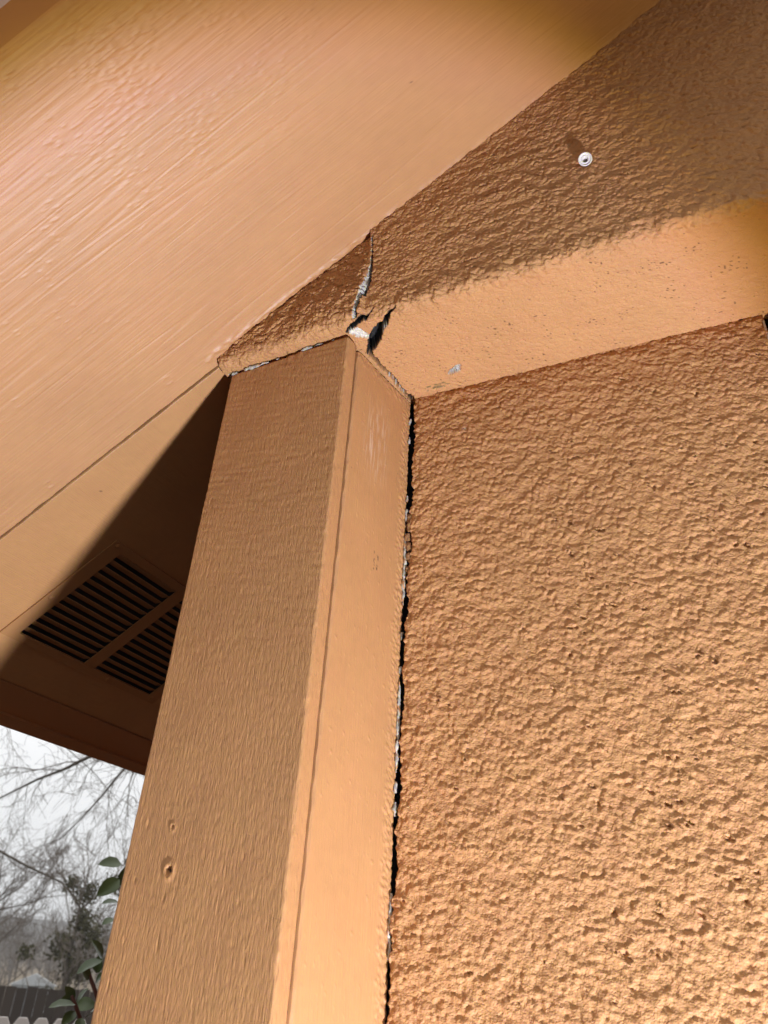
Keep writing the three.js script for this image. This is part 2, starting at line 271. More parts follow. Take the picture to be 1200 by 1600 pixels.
// ---------------------------------------------------------------- corner post: front board and side board, leaning a little
const post = new THREE.Group(); post.name = 'corner_post'; post.userData.label = 'rough painted wooden corner post pulled away from the stucco'; house.add(post);
const lean = (y) => 2.3 - Math.max(1.1, y);
const xr = (y) => -0.3447 - 0.0107 * lean(y), xl = (y) => -0.5195 - 0.019 * lean(y), ZR = -0.0165, ZL = -0.0272;
{
  const R = 0.0026, ys = steps([-0.1, 1.1, 0.06], [1.1, 1.5, 0.008], [1.5, 2.2962, 0.0015]);
  const lf = 0.05, fr = 0.176, rt = 0.0196;
  const ws = steps([-lf, -0.004, 0.008], [-0.004, 0.006, 0.0008], [0.006, fr - 0.006, 0.0010], [fr - 0.006, fr + 0.006, 0.0007], [fr + 0.006, fr + rt, 0.0012]);
  const g = sheet(ws.length + 1, ys.length + 1, (i, j, p, c, uv) => {
    const last = i === ws.length, w = ws[Math.min(i, ws.length - 1)], y = ys[Math.min(j, ys.length - 1)], wide = Math.hypot(xr(y) - xl(y), ZR - ZL);
    const fx = (xr(y) - xl(y)) / wide, fz = (ZR - ZL) / wide;  // along the face, to the right; outwards is (-fz, fx)
    let a, b, nx, nz;                                         // a along the face from the left corner, b outwards
    if (w < -R) { a = 0; b = w; nx = -1; nz = 0; } else if (w < R) { const q = (w + R) / (2 * R) * Math.PI / 2; a = R - R * Math.cos(q); b = -R + R * Math.sin(q); nx = -Math.cos(q); nz = Math.sin(q); }
    else if (w < fr - R) { a = w / fr * wide; b = 0; nx = 0; nz = 1; } else if (w < fr + R) { const q = (w - fr + R) / (2 * R) * Math.PI / 2; a = wide - R + R * Math.sin(q); b = -R + R * Math.cos(q); nx = Math.sin(q); nz = Math.cos(q); }
    else { a = wide; b = -(w - fr); nx = 1; nz = 0; }
    const face = smooth(fr + 0.001, fr - 0.003, w), ridge = noise(w / 0.0045, y / 0.09 + 3);
    let h = face * (0.00014 * noise(w / 0.0024 + 0.4 * noise(w / 0.02, y / 0.03), y / 0.020) + 0.00018 * (1 - Math.abs(ridge)) + 0.00014 * (1 - clamp(1.5 * cells(w / 0.0032, y / 0.0060))) + 0.00012 * noise(w / 0.0048, y / 0.007) + (0.00010 + 0.00022 * smooth(1.85, 2.15, y)) * noise(w / 0.035, y / 0.0048 + 2 * w / 0.05) + 0.0005 * noise(w / 0.05, y / 0.11))
      + (1 - face) * (0.00012 * noise(w / 0.003, y / 0.05) + 0.00016 * noise(w / 0.008, y / 0.012));
    h -= face * 0.0006 * smooth(0.5, 0.75, noise(w / 0.0032 + 5, y / 0.016)) * smooth(0.1, 0.5, noise(w / 0.03, y / 0.2 + 1));
    h -= 0.0009 * smooth(0.25, 0.7, noise(w / 0.01 + 31, y / 0.02)) * Math.exp(-Math.pow((w - fr) / 0.003, 2));
    setPaint(c, w + 5, y);
    const k1 = Math.hypot((w - 0.0530) * 1.25, y - 1.712), k2 = Math.hypot((w - 0.0480) * 1.2, y - 1.748);
    h += 0.0014 * Math.exp(-Math.pow((k1 - 0.006) / 0.0028, 2)) - 0.004 * smooth(0.0042, 0.002, k1 + 0.0012 * noise(w / 0.002, y / 0.002)) + 0.0007 * noise(w / 0.003, y / 0.003) * smooth(0.012, 0.004, k1);
    if (k1 + 0.0015 * noise(w / 0.0018, y / 0.0018) < 0.0024) setCol(c, [0.05, 0.03, 0.02]);
    h += 0.0009 * Math.exp(-Math.pow((k2 - 0.003) / 0.0016, 2)) - 0.0016 * smooth(0.0025, 0.001, k2);
    h += 0.0012 * smooth(0.012, 0, 2.2962 - y) * noise(w / 0.008, 6.1);
    const da = a + nx * h, db = b + nz * h;
    p[0] = xl(y) + fx * da - fz * db; p[1] = y + 0.0016 * noise(w / 0.03, 2.2) * smooth(2.28, 2.2962, y); p[2] = ZL + fz * da + fx * db;
    if (last) { p[0] -= 0.012; }
    if (j === ys.length) { p[0] = lerp(p[0], -0.43, 0.2); p[2] = Math.min(p[2], -0.03) - 0.012; p[1] -= 0.0005; }
    uv[0] = w; uv[1] = y;
  });
  add('front_board', g, paintRough, post, 'rough sawn front board with a knot near its foot');
}
const sideFrom = (y) => [xr(y) - 0.0014, -0.0466 + 0.0008 * noise(3.3, y / 0.03)], sideTo = () => [-0.3255, -0.163];
{
  const ys = steps([-0.1, 1.1, 0.06], [1.1, 1.5, 0.008], [1.5, 2.2985, 0.0015]), W = 0.121, ws = steps([0, 0.004, 0.0008], [0.004, W, 0.0011]);
  const g = sheet(ws.length + 1, ys.length, (i, j, p, c, uv) => {
    const w = ws[Math.max(0, i - 1)], y = ys[j], [ax, az] = sideFrom(y), [bx, bz] = sideTo(y), t = w / W, L = Math.hypot(bx - ax, bz - az), ux = (bx - ax) / L, uz = (bz - az) / L;
    const back = W - w, top = 2.2985 - y, fringe = Math.max(smooth(0.019, 0.011, back + 0.005 * noise(3.1, y / 0.012) + 0.003 * noise(8.1, y / 0.004)), 0.8 * smooth(0.017, 0.008, top + 0.005 * noise(w / 0.009, 5.5)));
    let h = 0.00009 * noise(w / 0.0017, y / 0.05) + 0.00008 * noise(w / 0.004, y / 0.2) + 0.00022 * noise(w / 0.02, y / 0.12) - 0.0024 * smooth(0.0034, 0, w) * (0.7 + 0.5 * noise(7.7, y / 0.02));
    h += fringe * (0.0006 + 0.0010 * noise(w / 0.0055, y / 0.005) + 0.0007 * noise(w / 0.0026, y / 0.0026));
    h += 0.0006 * smooth(0.62, 0.8, noise(w / 0.004 + 6, y / 0.005 + 2));
    setPaint(c, w + 9, y, 1.02);
    // scuffed pale streaks near the top and a small dark scrape lower down
    const scuff = smooth(0.075, 0.02, Math.abs(y - 2.195)) * smooth(0.032, 0.008, Math.abs(w - 0.052)) * smooth(0.1, 0.55, noise(w / 0.0028, y / 0.045) + 0.5 * noise(w / 0.0012, y / 0.02));
    c[0] = lerp(c[0], 0.72, scuff * 0.55); c[1] = lerp(c[1], 0.52, scuff * 0.55); c[2] = lerp(c[2], 0.36, scuff * 0.55);
    if (Math.abs(w - 0.066 - 0.003 * Math.sign(noise(y / 0.003, 2))) < 0.0013 && Math.abs(y - 2.037) < 0.011 && noise(w / 0.001, y / 0.004) > 0.05) setCol(c, [0.10, 0.06, 0.03]);
    if (noise(w / 0.0035 + 1, y / 0.004 + 8) > 0.93) setCol(c, [0.1, 0.05, 0.025]);
    p[0] = ax + ux * w * L / W - uz * h; p[1] = y; p[2] = az + uz * w * L / W + ux * h;
    if (i === 0) { p[0] -= 0.02; }
    uv[0] = w; uv[1] = y;
  });
  add('side_board', g, paintTrim, post, 'smooth narrow side board with pale scuffs and stucco smears along its edge');
  add('post_core', box(-0.50, -0.358, -0.1, 2.297, -0.158, -0.052), deckWood, post);
}
// torn caulk: along the gap beside the wall, and in the gap under the gable wall
{
  const torn = (g) => {                                       // pale caulk with grey mortar and rags of tan paint still on it
    const q = g.attributes.position, col = new Float32Array(q.count * 3), c = [0, 0, 0];
    for (let k = 0; k < q.count; k++) { const u = q.getY(k) + q.getX(k), n = noise(u / 0.009, q.getZ(k) / 0.004) + 0.5 * noise(u / 0.0032, q.getX(k) / 0.003); setCol(c, n > 0.1 ? [0.36, 0.33, 0.27] : n < -0.3 ? PAINT : [0.60, 0.54, 0.43], 0.9 + 0.25 * noise(u / 0.002, 3)); col.set(c, k * 3); }
    g.setAttribute('color', new THREE.BufferAttribute(col, 3)); return g;
  };
  let run = null; const runs = [];
  for (let y = 1.50; y < 2.300; y += 0.0022) {
    const on = noise(1.3, y / 0.055) + 0.5 * noise(5.3, y / 0.016) > (y > 2.13 ? 0.22 : y > 2.05 ? -0.1 : y > 1.8 ? 0.0 : -0.12);
    if (on) (run || (run = [])).push(y); else if (run) { if (run.length > 3) runs.push(run); run = null; }
  }
  if (run) runs.push(run);
  for (const ysr of runs) {
    const path = ysr.map((y, k) => { const e = Math.sin(Math.PI * (k + 0.5) / ysr.length) ** 0.35; return [-0.3236 + 0.0012 * noise(y / 0.012, 8), y, -0.1615 + 0.0018 * noise(y / 0.009, 3), e * (0.0021 + 0.0016 * noise(y / 0.011, 1) + 0.0008 * noise(y / 0.003, 5))]; });
    add('caulk_bead', torn(tube(path, 9, 0.45)), caulkTorn, post);
  }
  for (const [x0, x1, r] of [[-0.5185, -0.509, 0.0034], [-0.4985, -0.474, 0.0042], [-0.476, -0.461, 0.0022], [-0.449, -0.446, 0.0018], [-0.413, -0.396, 0.0030], [-0.394, -0.381, 0.0016], [-0.368, -0.365, 0.0012]]) {
    const path = steps([x0, x1, 0.0022]).map((x, k, a) => [x, YH - 0.0030 + 0.0018 * noise(x / 0.008, 4), ZL + 0.061 * (x + 0.5195) - 0.0005 + 0.001 * noise(x / 0.006, 2), r * Math.sin(Math.PI * (k + 0.5) / a.length) ** 0.4 * (0.8 + 0.45 * noise(x / 0.005, 7))]);
    add('caulk_crumb', torn(tube(path, 9, 0.45)), caulkTorn, post);
  }
  // broken stucco crumbs still bridging the gap about half way up
  for (const [y, dx, s] of [[2.118, 0.002, 0.0048], [2.106, 0.0035, 0.0060], [2.092, 0.001, 0.0052], [2.079, 0.003, 0.0050], [2.066, 0.004, 0.0044], [2.048, 0.0035, 0.0038]]) {
    const g = new THREE.IcosahedronGeometry(s, 2), q = g.attributes.position, col = new Float32Array(q.count * 3), c = [0, 0, 0];
    for (let k = 0; k < q.count; k++) { const m = 1 + 0.35 * noise(q.getX(k) / s * 1.3 + y * 50, q.getY(k) / s * 1.3 + q.getZ(k) / s); q.setXYZ(k, q.getX(k) * m * 0.8, q.getY(k) * m * 1.25, q.getZ(k) * m * 0.8); setPaint(c, q.getX(k) + y, q.getY(k)); col.set(c, k * 3); }
    g.setAttribute('color', new THREE.BufferAttribute(col, 3)); g.computeVertexNormals();
    add('stucco_crumb', toCreasedNormals(g.translate(crackX(y) - 0.006 + dx, y, ZB - 0.003), 0.6), paintStucco, post);
  }
}
// ---------------------------------------------------------------- sloping soffit: two panels, boards at its edges, vent
const soffit = new THREE.Group(); soffit.name = 'soffit'; soffit.userData.label = 'sloping painted soffit panels under the roof overhang'; house.add(soffit);
const onSlope = (p, t, z, h) => { p[0] = A0.x + SD.x * t - SU.x * h; p[1] = A0.y + SD.y * t - SU.y * h; p[2] = z; };
const T_END = 3.975;
{
  const ts = steps([-0.575, 0.95, 0.0034], [0.95, 1.0, 0.01], [1.0, T_END, 0.1]), zs = steps([-0.0163, 0.386, 0.0011]);
  const g = sheet(ts.length, zs.length + 1, (i, j, p, c, uv) => {
    const t = ts[i], z = zs[Math.max(0, j - 1)], zz = z + 0.002 * noise(t / 0.4, z / 0.1);
    const g1 = noise(zz / 0.0042, t / 0.30), g2 = noise(zz / 0.011 + 4, t / 0.6), rough = smooth(0.05, 0.3, z + 0.25 * (0.25 - t)), groove = 1 - Math.abs(noise(zz / 0.021 + 7, t / 0.7));
    let h = lerp(0.35, 0.7, rough) * (0.00022 * g1 + 0.00018 * noise(zz / 0.0029, t / 0.07) + 0.00020 * g2 + 0.00012 * noise(z / 0.006, t / 0.02)) - 0.00032 * smooth(0.93, 0.985, groove) * smooth(-0.2, 0.3, noise(zz / 0.09, t / 0.3)) + 0.0006 * noise(z / 0.2, t / 0.25);
    const bl = noise(z / 0.0042 + 11, t / 0.0075) + 0.5 * noise(z / 0.05 + 2, t / 0.07) - lerp(0.5, 0, rough) + 0.28 * smooth(0.22, 0.08, Math.hypot(t - 0.17, (z - 0.28) * 1.3)); h += 0.00055 * smooth(0.6, 0.85, bl) * (t < 0.8 ? 1 : 0);
    const ring = Math.hypot(t + 0.2767, z); h += 0.0005 * Math.exp(-Math.pow((ring - 0.0052) / 0.0012, 2)) - 0.0003 * smooth(0.004, 0.003, ring);
    const ring2 = Math.hypot(t + 0.072, z - 0.012); h += 0.0006 * Math.exp(-Math.pow((ring2 - 0.006) / 0.0014, 2));
    if (t > -0.02) h += Math.exp(-Math.pow(z / 0.005, 2)) * (0.0012 + 0.0016 * noise(t / 0.009, z / 0.006) + 0.0010 * noise(t / 0.024, 4.4));
    setPaint(c, t * 0.6, z + 2); c[2] *= 1.03;
    if (noise(z / 0.004 + 21, t / 0.005) > 0.96) setCol(c, [0.13, 0.065, 0.03]);
    onSlope(p, t, z + (j < 4 ? 0.0009 * noise(t / 0.02, 7) + 0.0005 * noise(t / 0.005, 3) : 0), j === 0 ? -0.012 : h);
    uv[0] = z + 0.4; uv[1] = t;
  });
  add('soffit_panel', g, paintSoffit, soffit, 'large soffit panel with brushed wood grain running up the slope');
}
const VENT = { t0: -0.503, t1: -0.2866, z0: -0.484, z1: -0.140 };
{
  const ts = steps([-0.575, 0.03, 0.0022]), zs = steps([-8, -0.9, 0.3], [-0.9, -0.5, 0.006], [-0.5, -0.0186, 0.0030]);
  const g = sheet(ts.length, zs.length + 1, (i, j, p, c, uv) => {
    const t = ts[i], last = j === zs.length, z = zs[Math.min(j, zs.length - 1)];
    let h = 0.00016 * noise(t / 0.0045, z / 0.06) + 0.0001 * noise(t / 0.01, z / 0.3) + 0.0005 * noise(t / 0.15, z / 0.2) + 0.0005 * smooth(0.6, 0.8, noise(t / 0.008 + 2, z / 0.007));
    setPaint(c, t + 7, z, 0.97); c[2] *= 0.95;
    if (noise(t / 0.005 + 21, z / 0.005) > 0.9) setCol(c, [0.12, 0.06, 0.03]);
    onSlope(p, t, z + (j > zs.length - 2 ? 0.0009 * noise(t / 0.02, 4.4) : 0), last ? -0.012 : h); uv[0] = t; uv[1] = z;
  }, (i, j) => { const t = ts[i], z = zs[Math.min(j, zs.length - 1)]; return t > VENT.t0 + 0.012 && t < VENT.t1 - 0.013 && z > VENT.z0 + 0.02 && z < VENT.z1 - 0.02; });
  add('soffit_panel', g, paintTrim, soffit, 'soffit panel left of the post with a louvred vent let into it');
}
add('rake_board', sbox(-0.65, T_END, -0.006, 0.15, 0.3872, 0.409), paintPlain, house, 'reddish brown rake board along the roof edge');
add('eave_blocking', sbox(-0.628, -0.5765, -0.003, 0.10, -8, 0.3868), paintPlain, house, 'painted board along the low eave');
add('fascia_board', sbox(-0.650, -0.6285, -0.008, 0.15, -8, 0.3868), paintPlain, house, 'thin painted fascia board at the eave edge');
{
  const vent = new THREE.Group(); vent.name = 'soffit_vent'; vent.userData.label = 'dusty rectangular louvred vent in the shaded soffit'; house.add(vent);
  const { t0, t1, z0, z1 } = VENT, a = -0.0032, b = -0.0007;
  const frame = [sbox(t0, t0 + 0.0135, a, b, z0, z1), sbox(t1 - 0.0135, t1, a, b, z0, z1), sbox(t0 + 0.0135, t1 - 0.0135, a, b, z1 - 0.0235, z1), sbox(t0 + 0.0135, t1 - 0.0135, a, b, z0, z0 + 0.0235), sbox(t0 + 0.0135, t1 - 0.0135, a + 0.0004, b, -0.3205, -0.2975)];
  add('vent_frame', mergeGeometries(frame), paintVent, vent);
  const n = 13, pitch = (t1 - t0 - 0.027) / n, blade = (len) => new THREE.BoxGeometry(0.0135, 0.0009, len);
  for (const [za, zb] of [[z1 - 0.0235, -0.2975], [-0.3205, z0 + 0.0235]]) {
    const g = blade(za - zb - 0.0006);
    for (let k = 0; k < n; k++) {
      const t = t0 + 0.0135 + pitch * (k + 0.55), m = add('slat', g, paintVent, vent);
      m.applyMatrix4(new THREE.Matrix4().multiplyMatrices(slopeM, new THREE.Matrix4().makeRotationZ(-0.62 + 0.05 * noise(k * 1.7, za * 9)).setPosition(t, 0.0022, (za + zb) / 2)));
    }
  }
  const head = new THREE.SphereGeometry(0.0042, 12, 6, 0, 6.2832, 0, Math.PI / 2).scale(1, 0.5, 1).rotateX(Math.PI);
  for (const [t, z] of [[t1 - 0.0068, z1 - 0.009], [t0 + 0.009, z0 + 0.012], [t1 - 0.009, z0 + 0.012], [-0.415, z1 - 0.008], [t0 + 0.0065, -0.36]]) add('screw', head, paintVent, vent).applyMatrix4(new THREE.Matrix4().multiplyMatrices(slopeM, new THREE.Matrix4().makeTranslation(t, a, z)));
}
// roof and the walls that close the house
{
  const roof = add('roof', sbox(-0.70, T_END + 0.09, 0.152, 0.19, -8.4, 0.44), shingle, house, 'dark roof sheet above the overhang');
  const far = new THREE.Matrix4().makeTranslation(2 * RIDGE, 0, 0).multiply(new THREE.Matrix4().makeScale(-1, 1, 1));
  add('roof_slope', sbox(-0.70, T_END + 0.02, 0.152, 0.19, -8.4, 0.44).applyMatrix4(far), shingle, roof);
  add('side_wall', box(-0.505, -0.36, -0.1, 2.33, -8, -0.165), paintPlain, house);
  add('side_wall', box(XR - 0.15, XR, -0.1, 2.33, -8, -0.165), paintPlain, house);
  add('back_wall', box(-0.505, XR, -0.1, 4.4, -8.15, -8.001), paintPlain, house);
  add('wall_sheathing', box(-0.355, XR - 0.155, -0.1, 2.30, -0.30, -0.2065), deckWood, house);
  add('ceiling', box(-0.355, XR - 0.155, 2.335, 2.36, -8, -0.17), deckWood, house);
}
// ---------------------------------------------------------------- plastic wall anchor left in the gable wall
{
  const t = thing('wall_anchor', 'small white hollow plastic wall anchor sticking out of the gable stucco', 'wall anchor');
  t.position.set(-0.0478, 2.4490, -0.0015); t.rotation.set(0.60, 0.12, 0);
  const white = new THREE.MeshStandardMaterial({ name: 'white_plastic', color: new THREE.Color().setRGB(0.74, 0.70, 0.62), roughness: 0.4 });
  const pr = [[0.0062, 0], [0.0064, 0.004], [0.0074, 0.0082], [0.0078, 0.0092], [0.0074, 0.0098], [0.0066, 0.0098], [0.0058, 0.0086], [0.0050, 0.0080], [0.0046, 0.0086], [0.0040, 0.0090], [0.0034, 0.0086], [0.0028, 0.0060], [0.0020, 0.0040]];
  add('collar', new THREE.LatheGeometry(pr.map(([r, h]) => new THREE.Vector2(r, h)), 32).rotateX(Math.PI / 2), white, t);
  add('bore', new THREE.CylinderGeometry(0.0022, 0.0022, 0.001, 16).rotateX(Math.PI / 2).translate(0, 0, 0.0042), new THREE.MeshStandardMaterial({ name: 'dusty_bore', color: new THREE.Color().setRGB(0.16, 0.14, 0.12), roughness: 0.9 }), t, 'dark hole in the middle of the anchor');
}
// ---------------------------------------------------------------- torch on a tripod, out of the picture to the right: its beam lights the corner
{
  const t = thing('work_torch', 'round black work torch on a tripod aimed up at the cracked corner', 'torch');
  t.position.set(BEAM_AT.x, 0, BEAM_AT.z);
  const black = new THREE.MeshStandardMaterial({ name: 'black_rubber', color: new THREE.Color().setRGB(0.03, 0.03, 0.032), roughness: 0.6 });
  const lens = new THREE.MeshStandardMaterial({ name: 'lit_lens', color: 0xffffff, emissive: 0xfff6ea, emissiveIntensity: 3, roughness: 0.3 });
  const turn = new THREE.Matrix4().makeRotationFromQuaternion(new THREE.Quaternion().setFromUnitVectors(new THREE.Vector3(0, 1, 0), BEAM)).setPosition(0, BEAM_AT.y, 0);
  const body = new THREE.LatheGeometry([[0, -0.20], [0.026, -0.198], [0.028, -0.09], [0.05, -0.06], [0.062, -0.02], [0.062, -0.004], [0.056, -0.004], [0.055, -0.02], [0, -0.022]].map(([r, h]) => new THREE.Vector2(r, h)), 36).applyMatrix4(turn);
  add('lamp_housing', body, black, t);
  add('lamp_lens', new THREE.CylinderGeometry(0.0535, 0.0535, 0.004, 36).translate(0, -0.017, 0).applyMatrix4(turn), lens, t);
  const joint = new THREE.Vector3(0, BEAM_AT.y, 0).addScaledVector(BEAM, -0.14);
  add('mast', tube([[joint.x, 0.30, joint.z, 0.013], [joint.x, joint.y - 0.02, joint.z, 0.011]], 14), black, t);
  add('hub', new THREE.CylinderGeometry(0.024, 0.024, 0.05, 18).translate(joint.x, 0.32, joint.z), black, t);
  for (let k = 0; k < 3; k++) { const a = 0.9 + k * 2.0944; add('leg', tube([[joint.x + 0.02 * Math.cos(a), 0.32, joint.z + 0.02 * Math.sin(a), 0.010], [joint.x + 0.27 * Math.cos(a), 0.006, joint.z + 0.27 * Math.sin(a), 0.009]], 10), black, t); }
  // the beam: a cool white cone whose rim breaks up into mauve and yellow, and a faint wider spill
  for (const [r, g, b, deg, pen] of [[0.02, 0.16, 0.03, 19.7, 0.05], [0.16, 0.12, 1.06, 20.6, 0.04], [0.58, 0.60, 0.10, 21.6, 0.07], [0.24, 0.19, 0.08, 44, 0.75]]) {
    const s = new THREE.SpotLight(new THREE.Color().setRGB(r, g, b), BEAM_POWER, 0, deg * Math.PI / 180, pen, 2);
    s.name = 'torch_beam'; s.castShadow = true; s.shadow.radius = 2.2; s.shadow.mapSize.set(2048, 2048); s.shadow.camera.near = 0.05;
    s.position.set(0, BEAM_AT.y, 0); s.target.position.set(BEAM.x, BEAM_AT.y + BEAM.y, BEAM.z); t.add(s, s.target);
  }
}
// ---------------------------------------------------------------- fences behind the house
{
  const wood = [0.9, 1.0, 1.15].map((k) => new THREE.MeshStandardMaterial({ name: 'weathered_plank', color: new THREE.Color().setRGB(0.060 * k, 0.044 * k, 0.034 * k), roughness: 0.95 }));
  const t = thing('board_fence', 'dark weathered board fence below the trees', 'fence'), from = new THREE.Vector3(-11.6, 0, -7.6), dir = new THREE.Vector3(0.79, 0, -0.613).normalize();
  const g = new THREE.BoxGeometry(0.136, 2.05, 0.02).translate(0, 1.025, 0);
  for (let k = 0; k < 62; k++) {
    const x = from.x + dir.x * 0.142 * k, z = from.z + dir.z * 0.142 * k, m = add('plank', g, wood[Math.floor(rnd() * 3)], t);
    m.position.set(x, -0.77 + 0.03 * rnd(), z); m.rotation.y = Math.atan2(-dir.z, dir.x) + 0.03 * (rnd() - 0.5);
  }
  for (const y of [-0.3, 0.9]) { const r = new THREE.BoxGeometry(8.7, 0.09, 0.04); const m = add('rail', r, wood[1], t); m.position.set(from.x + dir.x * 4.33, y, from.z + dir.z * 4.33); m.rotation.y = Math.atan2(-dir.z, dir.x); m.translateZ(-0.035); }
}
{
  const vinyl = new THREE.MeshStandardMaterial({ name: 'white_vinyl', color: new THREE.Color().setRGB(0.58, 0.52, 0.48), roughness: 0.5 });
  const t = thing('picket_fence', 'pale picket fence with clipped tops in front of the board fence', 'fence'), from = new THREE.Vector3(-4.90, 0, -3.02), dir = new THREE.Vector3(0.70, 0, -0.714).normalize();
  const s = new THREE.Shape(); s.moveTo(-0.044, 0); s.lineTo(0.044, 0); s.lineTo(0.044, 1.25); s.lineTo(0.022, 1.285); s.lineTo(-0.022, 1.285); s.lineTo(-0.044, 1.25); s.closePath();
  const g = new THREE.ExtrudeGeometry(s, { depth: 0.018, bevelEnabled: true, bevelSize: 0.003, bevelThickness: 0.003, bevelSegments: 1 }).translate(0, 0, -0.009);
  for (let k = 0; k < 34; k++) { const m = add('picket', g, vinyl, t); m.position.set(from.x + dir.x * 0.112 * k, 0.045, from.z + dir.z * 0.112 * k); m.rotation.y = Math.atan2(-dir.z, dir.x); }
  for (const y of [0.3, 1.02]) { const m = add('rail', new THREE.BoxGeometry(3.85, 0.08, 0.03), vinyl, t); m.position.set(from.x + dir.x * 1.85, y, from.z + dir.z * 1.85); m.rotation.y = Math.atan2(-dir.z, dir.x); m.translateZ(-0.032); }
  for (const k of [-0.5, 16.5, 33.5]) { const m = add('fence_post', new THREE.BoxGeometry(0.09, 1.2, 0.09).translate(0, 0.57, 0), vinyl, t); m.position.set(from.x + dir.x * 0.112 * k, 0, from.z + dir.z * 0.112 * k); m.rotation.y = Math.atan2(-dir.z, dir.x); m.translateZ(-0.10); }
}
// ---------------------------------------------------------------- trees
const barkDark = new THREE.MeshStandardMaterial({ name: 'bark', color: new THREE.Color().setRGB(0.11, 0.088, 0.066), roughness: 0.95 });
const barkPale = new THREE.MeshStandardMaterial({ name: 'grey_bark', color: new THREE.Color().setRGB(0.19, 0.155, 0.125), roughness: 0.95 });
const V = (x, y, z) => new THREE.Vector3(x, y, z);
function grow(out, at, dir, len, r, depth, opt) {             // a bent twig with side twigs
  const n = depth > 1 ? 6 : 5, path = [], p = at.clone(), d = dir.clone().normalize(), kids = [];
  for (let i = 0; i <= n; i++) {
    path.push([p.x, p.y, p.z, Math.max(opt.min, r * (1 - 0.8 * i / n))]);
    if (i > 0 && depth > 0) kids.push([p.clone(), d.clone(), 1 - i / n]);
    d.add(V(rnd() - 0.5, rnd() - 0.5, rnd() - 0.5).multiplyScalar(opt.bend)); d.y += opt.up * (1 - opt.fade * i / n); d.normalize(); p.addScaledVector(d, len / n);
  }
  out.push(tube(path, depth > 1 ? 5 : 3));
  for (const [q, e, k] of kids) for (let c = 0; c < opt.kids; c++) {
    const side = V(rnd() - 0.5, rnd() - 0.5, rnd() - 0.5).normalize();
    grow(out, q, e.clone().multiplyScalar(0.75).addScaledVector(side, opt.spread), len * (0.35 + 0.35 * rnd()) * (0.6 + 0.5 * k), r * 0.5, depth - 1, opt);
  }
}
// main limbs, shrub stems and leaves as [x, y, z, radius] or [base, tip] in metres
const limb1 = [[-4.296, 2.975, -5.203, 0.0279], [-4.675, 3.228, -5.032, 0.0248], [-4.912, 3.263, -4.959, 0.0211], [-5.453, 3.246, -4.862, 0.0174], [-5.729, 3.146, -4.865, 0.0136], [-6.009, 3.07, -4.857, 0.0112], [-6.418, 2.911, -4.844, 0.0074], [-6.943, 2.621, -4.832, 0.0037]];
const limb2 = [[-4.526, 3.458, -4.765, 0.015], [-4.657, 3.243, -4.651, 0.012], [-4.839, 2.996, -4.621, 0.01], [-4.98, 2.831, -4.625, 0.008], [-5.124, 2.677, -4.624, 0.006], [-5.36, 2.518, -4.671, 0.004], [-5.748, 2.415, -4.698, 0.002]];
const limb3 = [[-7.201, 2.736, -5.151, 0.015], [-6.787, 2.523, -5.336, 0.012], [-6.538, 2.412, -5.464, 0.01], [-6.151, 2.28, -5.578, 0.0075], [-5.928, 2.115, -5.655, 0.006], [-5.801, 1.988, -5.774, 0.005], [-5.714, 1.879, -5.853, 0.0035]];
const limb4 = [[-7.21, 1.996, -5.456, 0.008], [-6.842, 2.034, -5.576, 0.0065], [-6.567, 2.077, -5.579, 0.005], [-6.37, 2.152, -5.641, 0.0035], [-6.21, 2.191, -5.8, 0.002]];
const limb5 = [[-6.207, 3.637, -4.148, 0.01], [-5.778, 3.377, -4.362, 0.007], [-5.473, 3.267, -4.553, 0.005], [-5.178, 3.041, -4.711, 0.003], [-4.983, 2.805, -4.896, 0.002]];
const leafSpots = [[-1.394, 1.844, -0.996, -1.419, 1.833, -0.945], [-1.358, 1.806, -0.961, -1.377, 1.765, -0.917], [-1.384, 1.762, -1.004, -1.4, 1.753, -0.964], [-1.42, 1.73, -1.039, -1.425, 1.713, -1.008], [-1.327, 1.648, -0.922, -1.337, 1.679, -0.885], [-1.293, 1.645, -0.885, -1.312, 1.615, -0.841], [-1.284, 1.567, -0.825, -1.306, 1.558, -0.777], [-1.323, 1.569, -0.858, -1.326, 1.596, -0.827], [-1.317, 1.559, -0.863, -1.29, 1.594, -0.861], [-1.282, 1.556, -0.827, -1.284, 1.531, -0.798], [-1.351, 1.565, -0.9, -1.306, 1.563, -0.913], [-1.398, 1.62, -0.992, -1.381, 1.658, -0.98], [-1.386, 1.796, -1.003, -1.369, 1.842, -0.991], [-1.339, 1.609, -0.91, -1.344, 1.629, -0.879], [-1.332, 1.542, -0.917, -1.298, 1.56, -0.92], [-1.359, 1.574, -0.893, -1.363, 1.569, -0.861], [-1.272, 1.546, -0.837, -1.262, 1.516, -0.819], [-1.329, 1.604, -0.92, -1.304, 1.622, -0.915]];
const stemA = [[-1.42, 1.395, -1.234, 0.008], [-1.394, 1.523, -1.127, 0.006], [-1.393, 1.713, -1.062, 0.005], [-1.386, 1.838, -1.004, 0.003]];
const stemB = [[-1.349, 1.349, -1.163, 0.008], [-1.293, 1.512, -0.885, 0.005], [-1.304, 1.564, -0.848, 0.004], [-1.313, 1.581, -0.84, 0.003]];
const stemC = [[-1.351, 1.361, -1.161, 0.008], [-1.31, 1.554, -0.936, 0.005], [-1.337, 1.609, -0.912, 0.004], [-1.345, 1.63, -0.905, 0.003]];
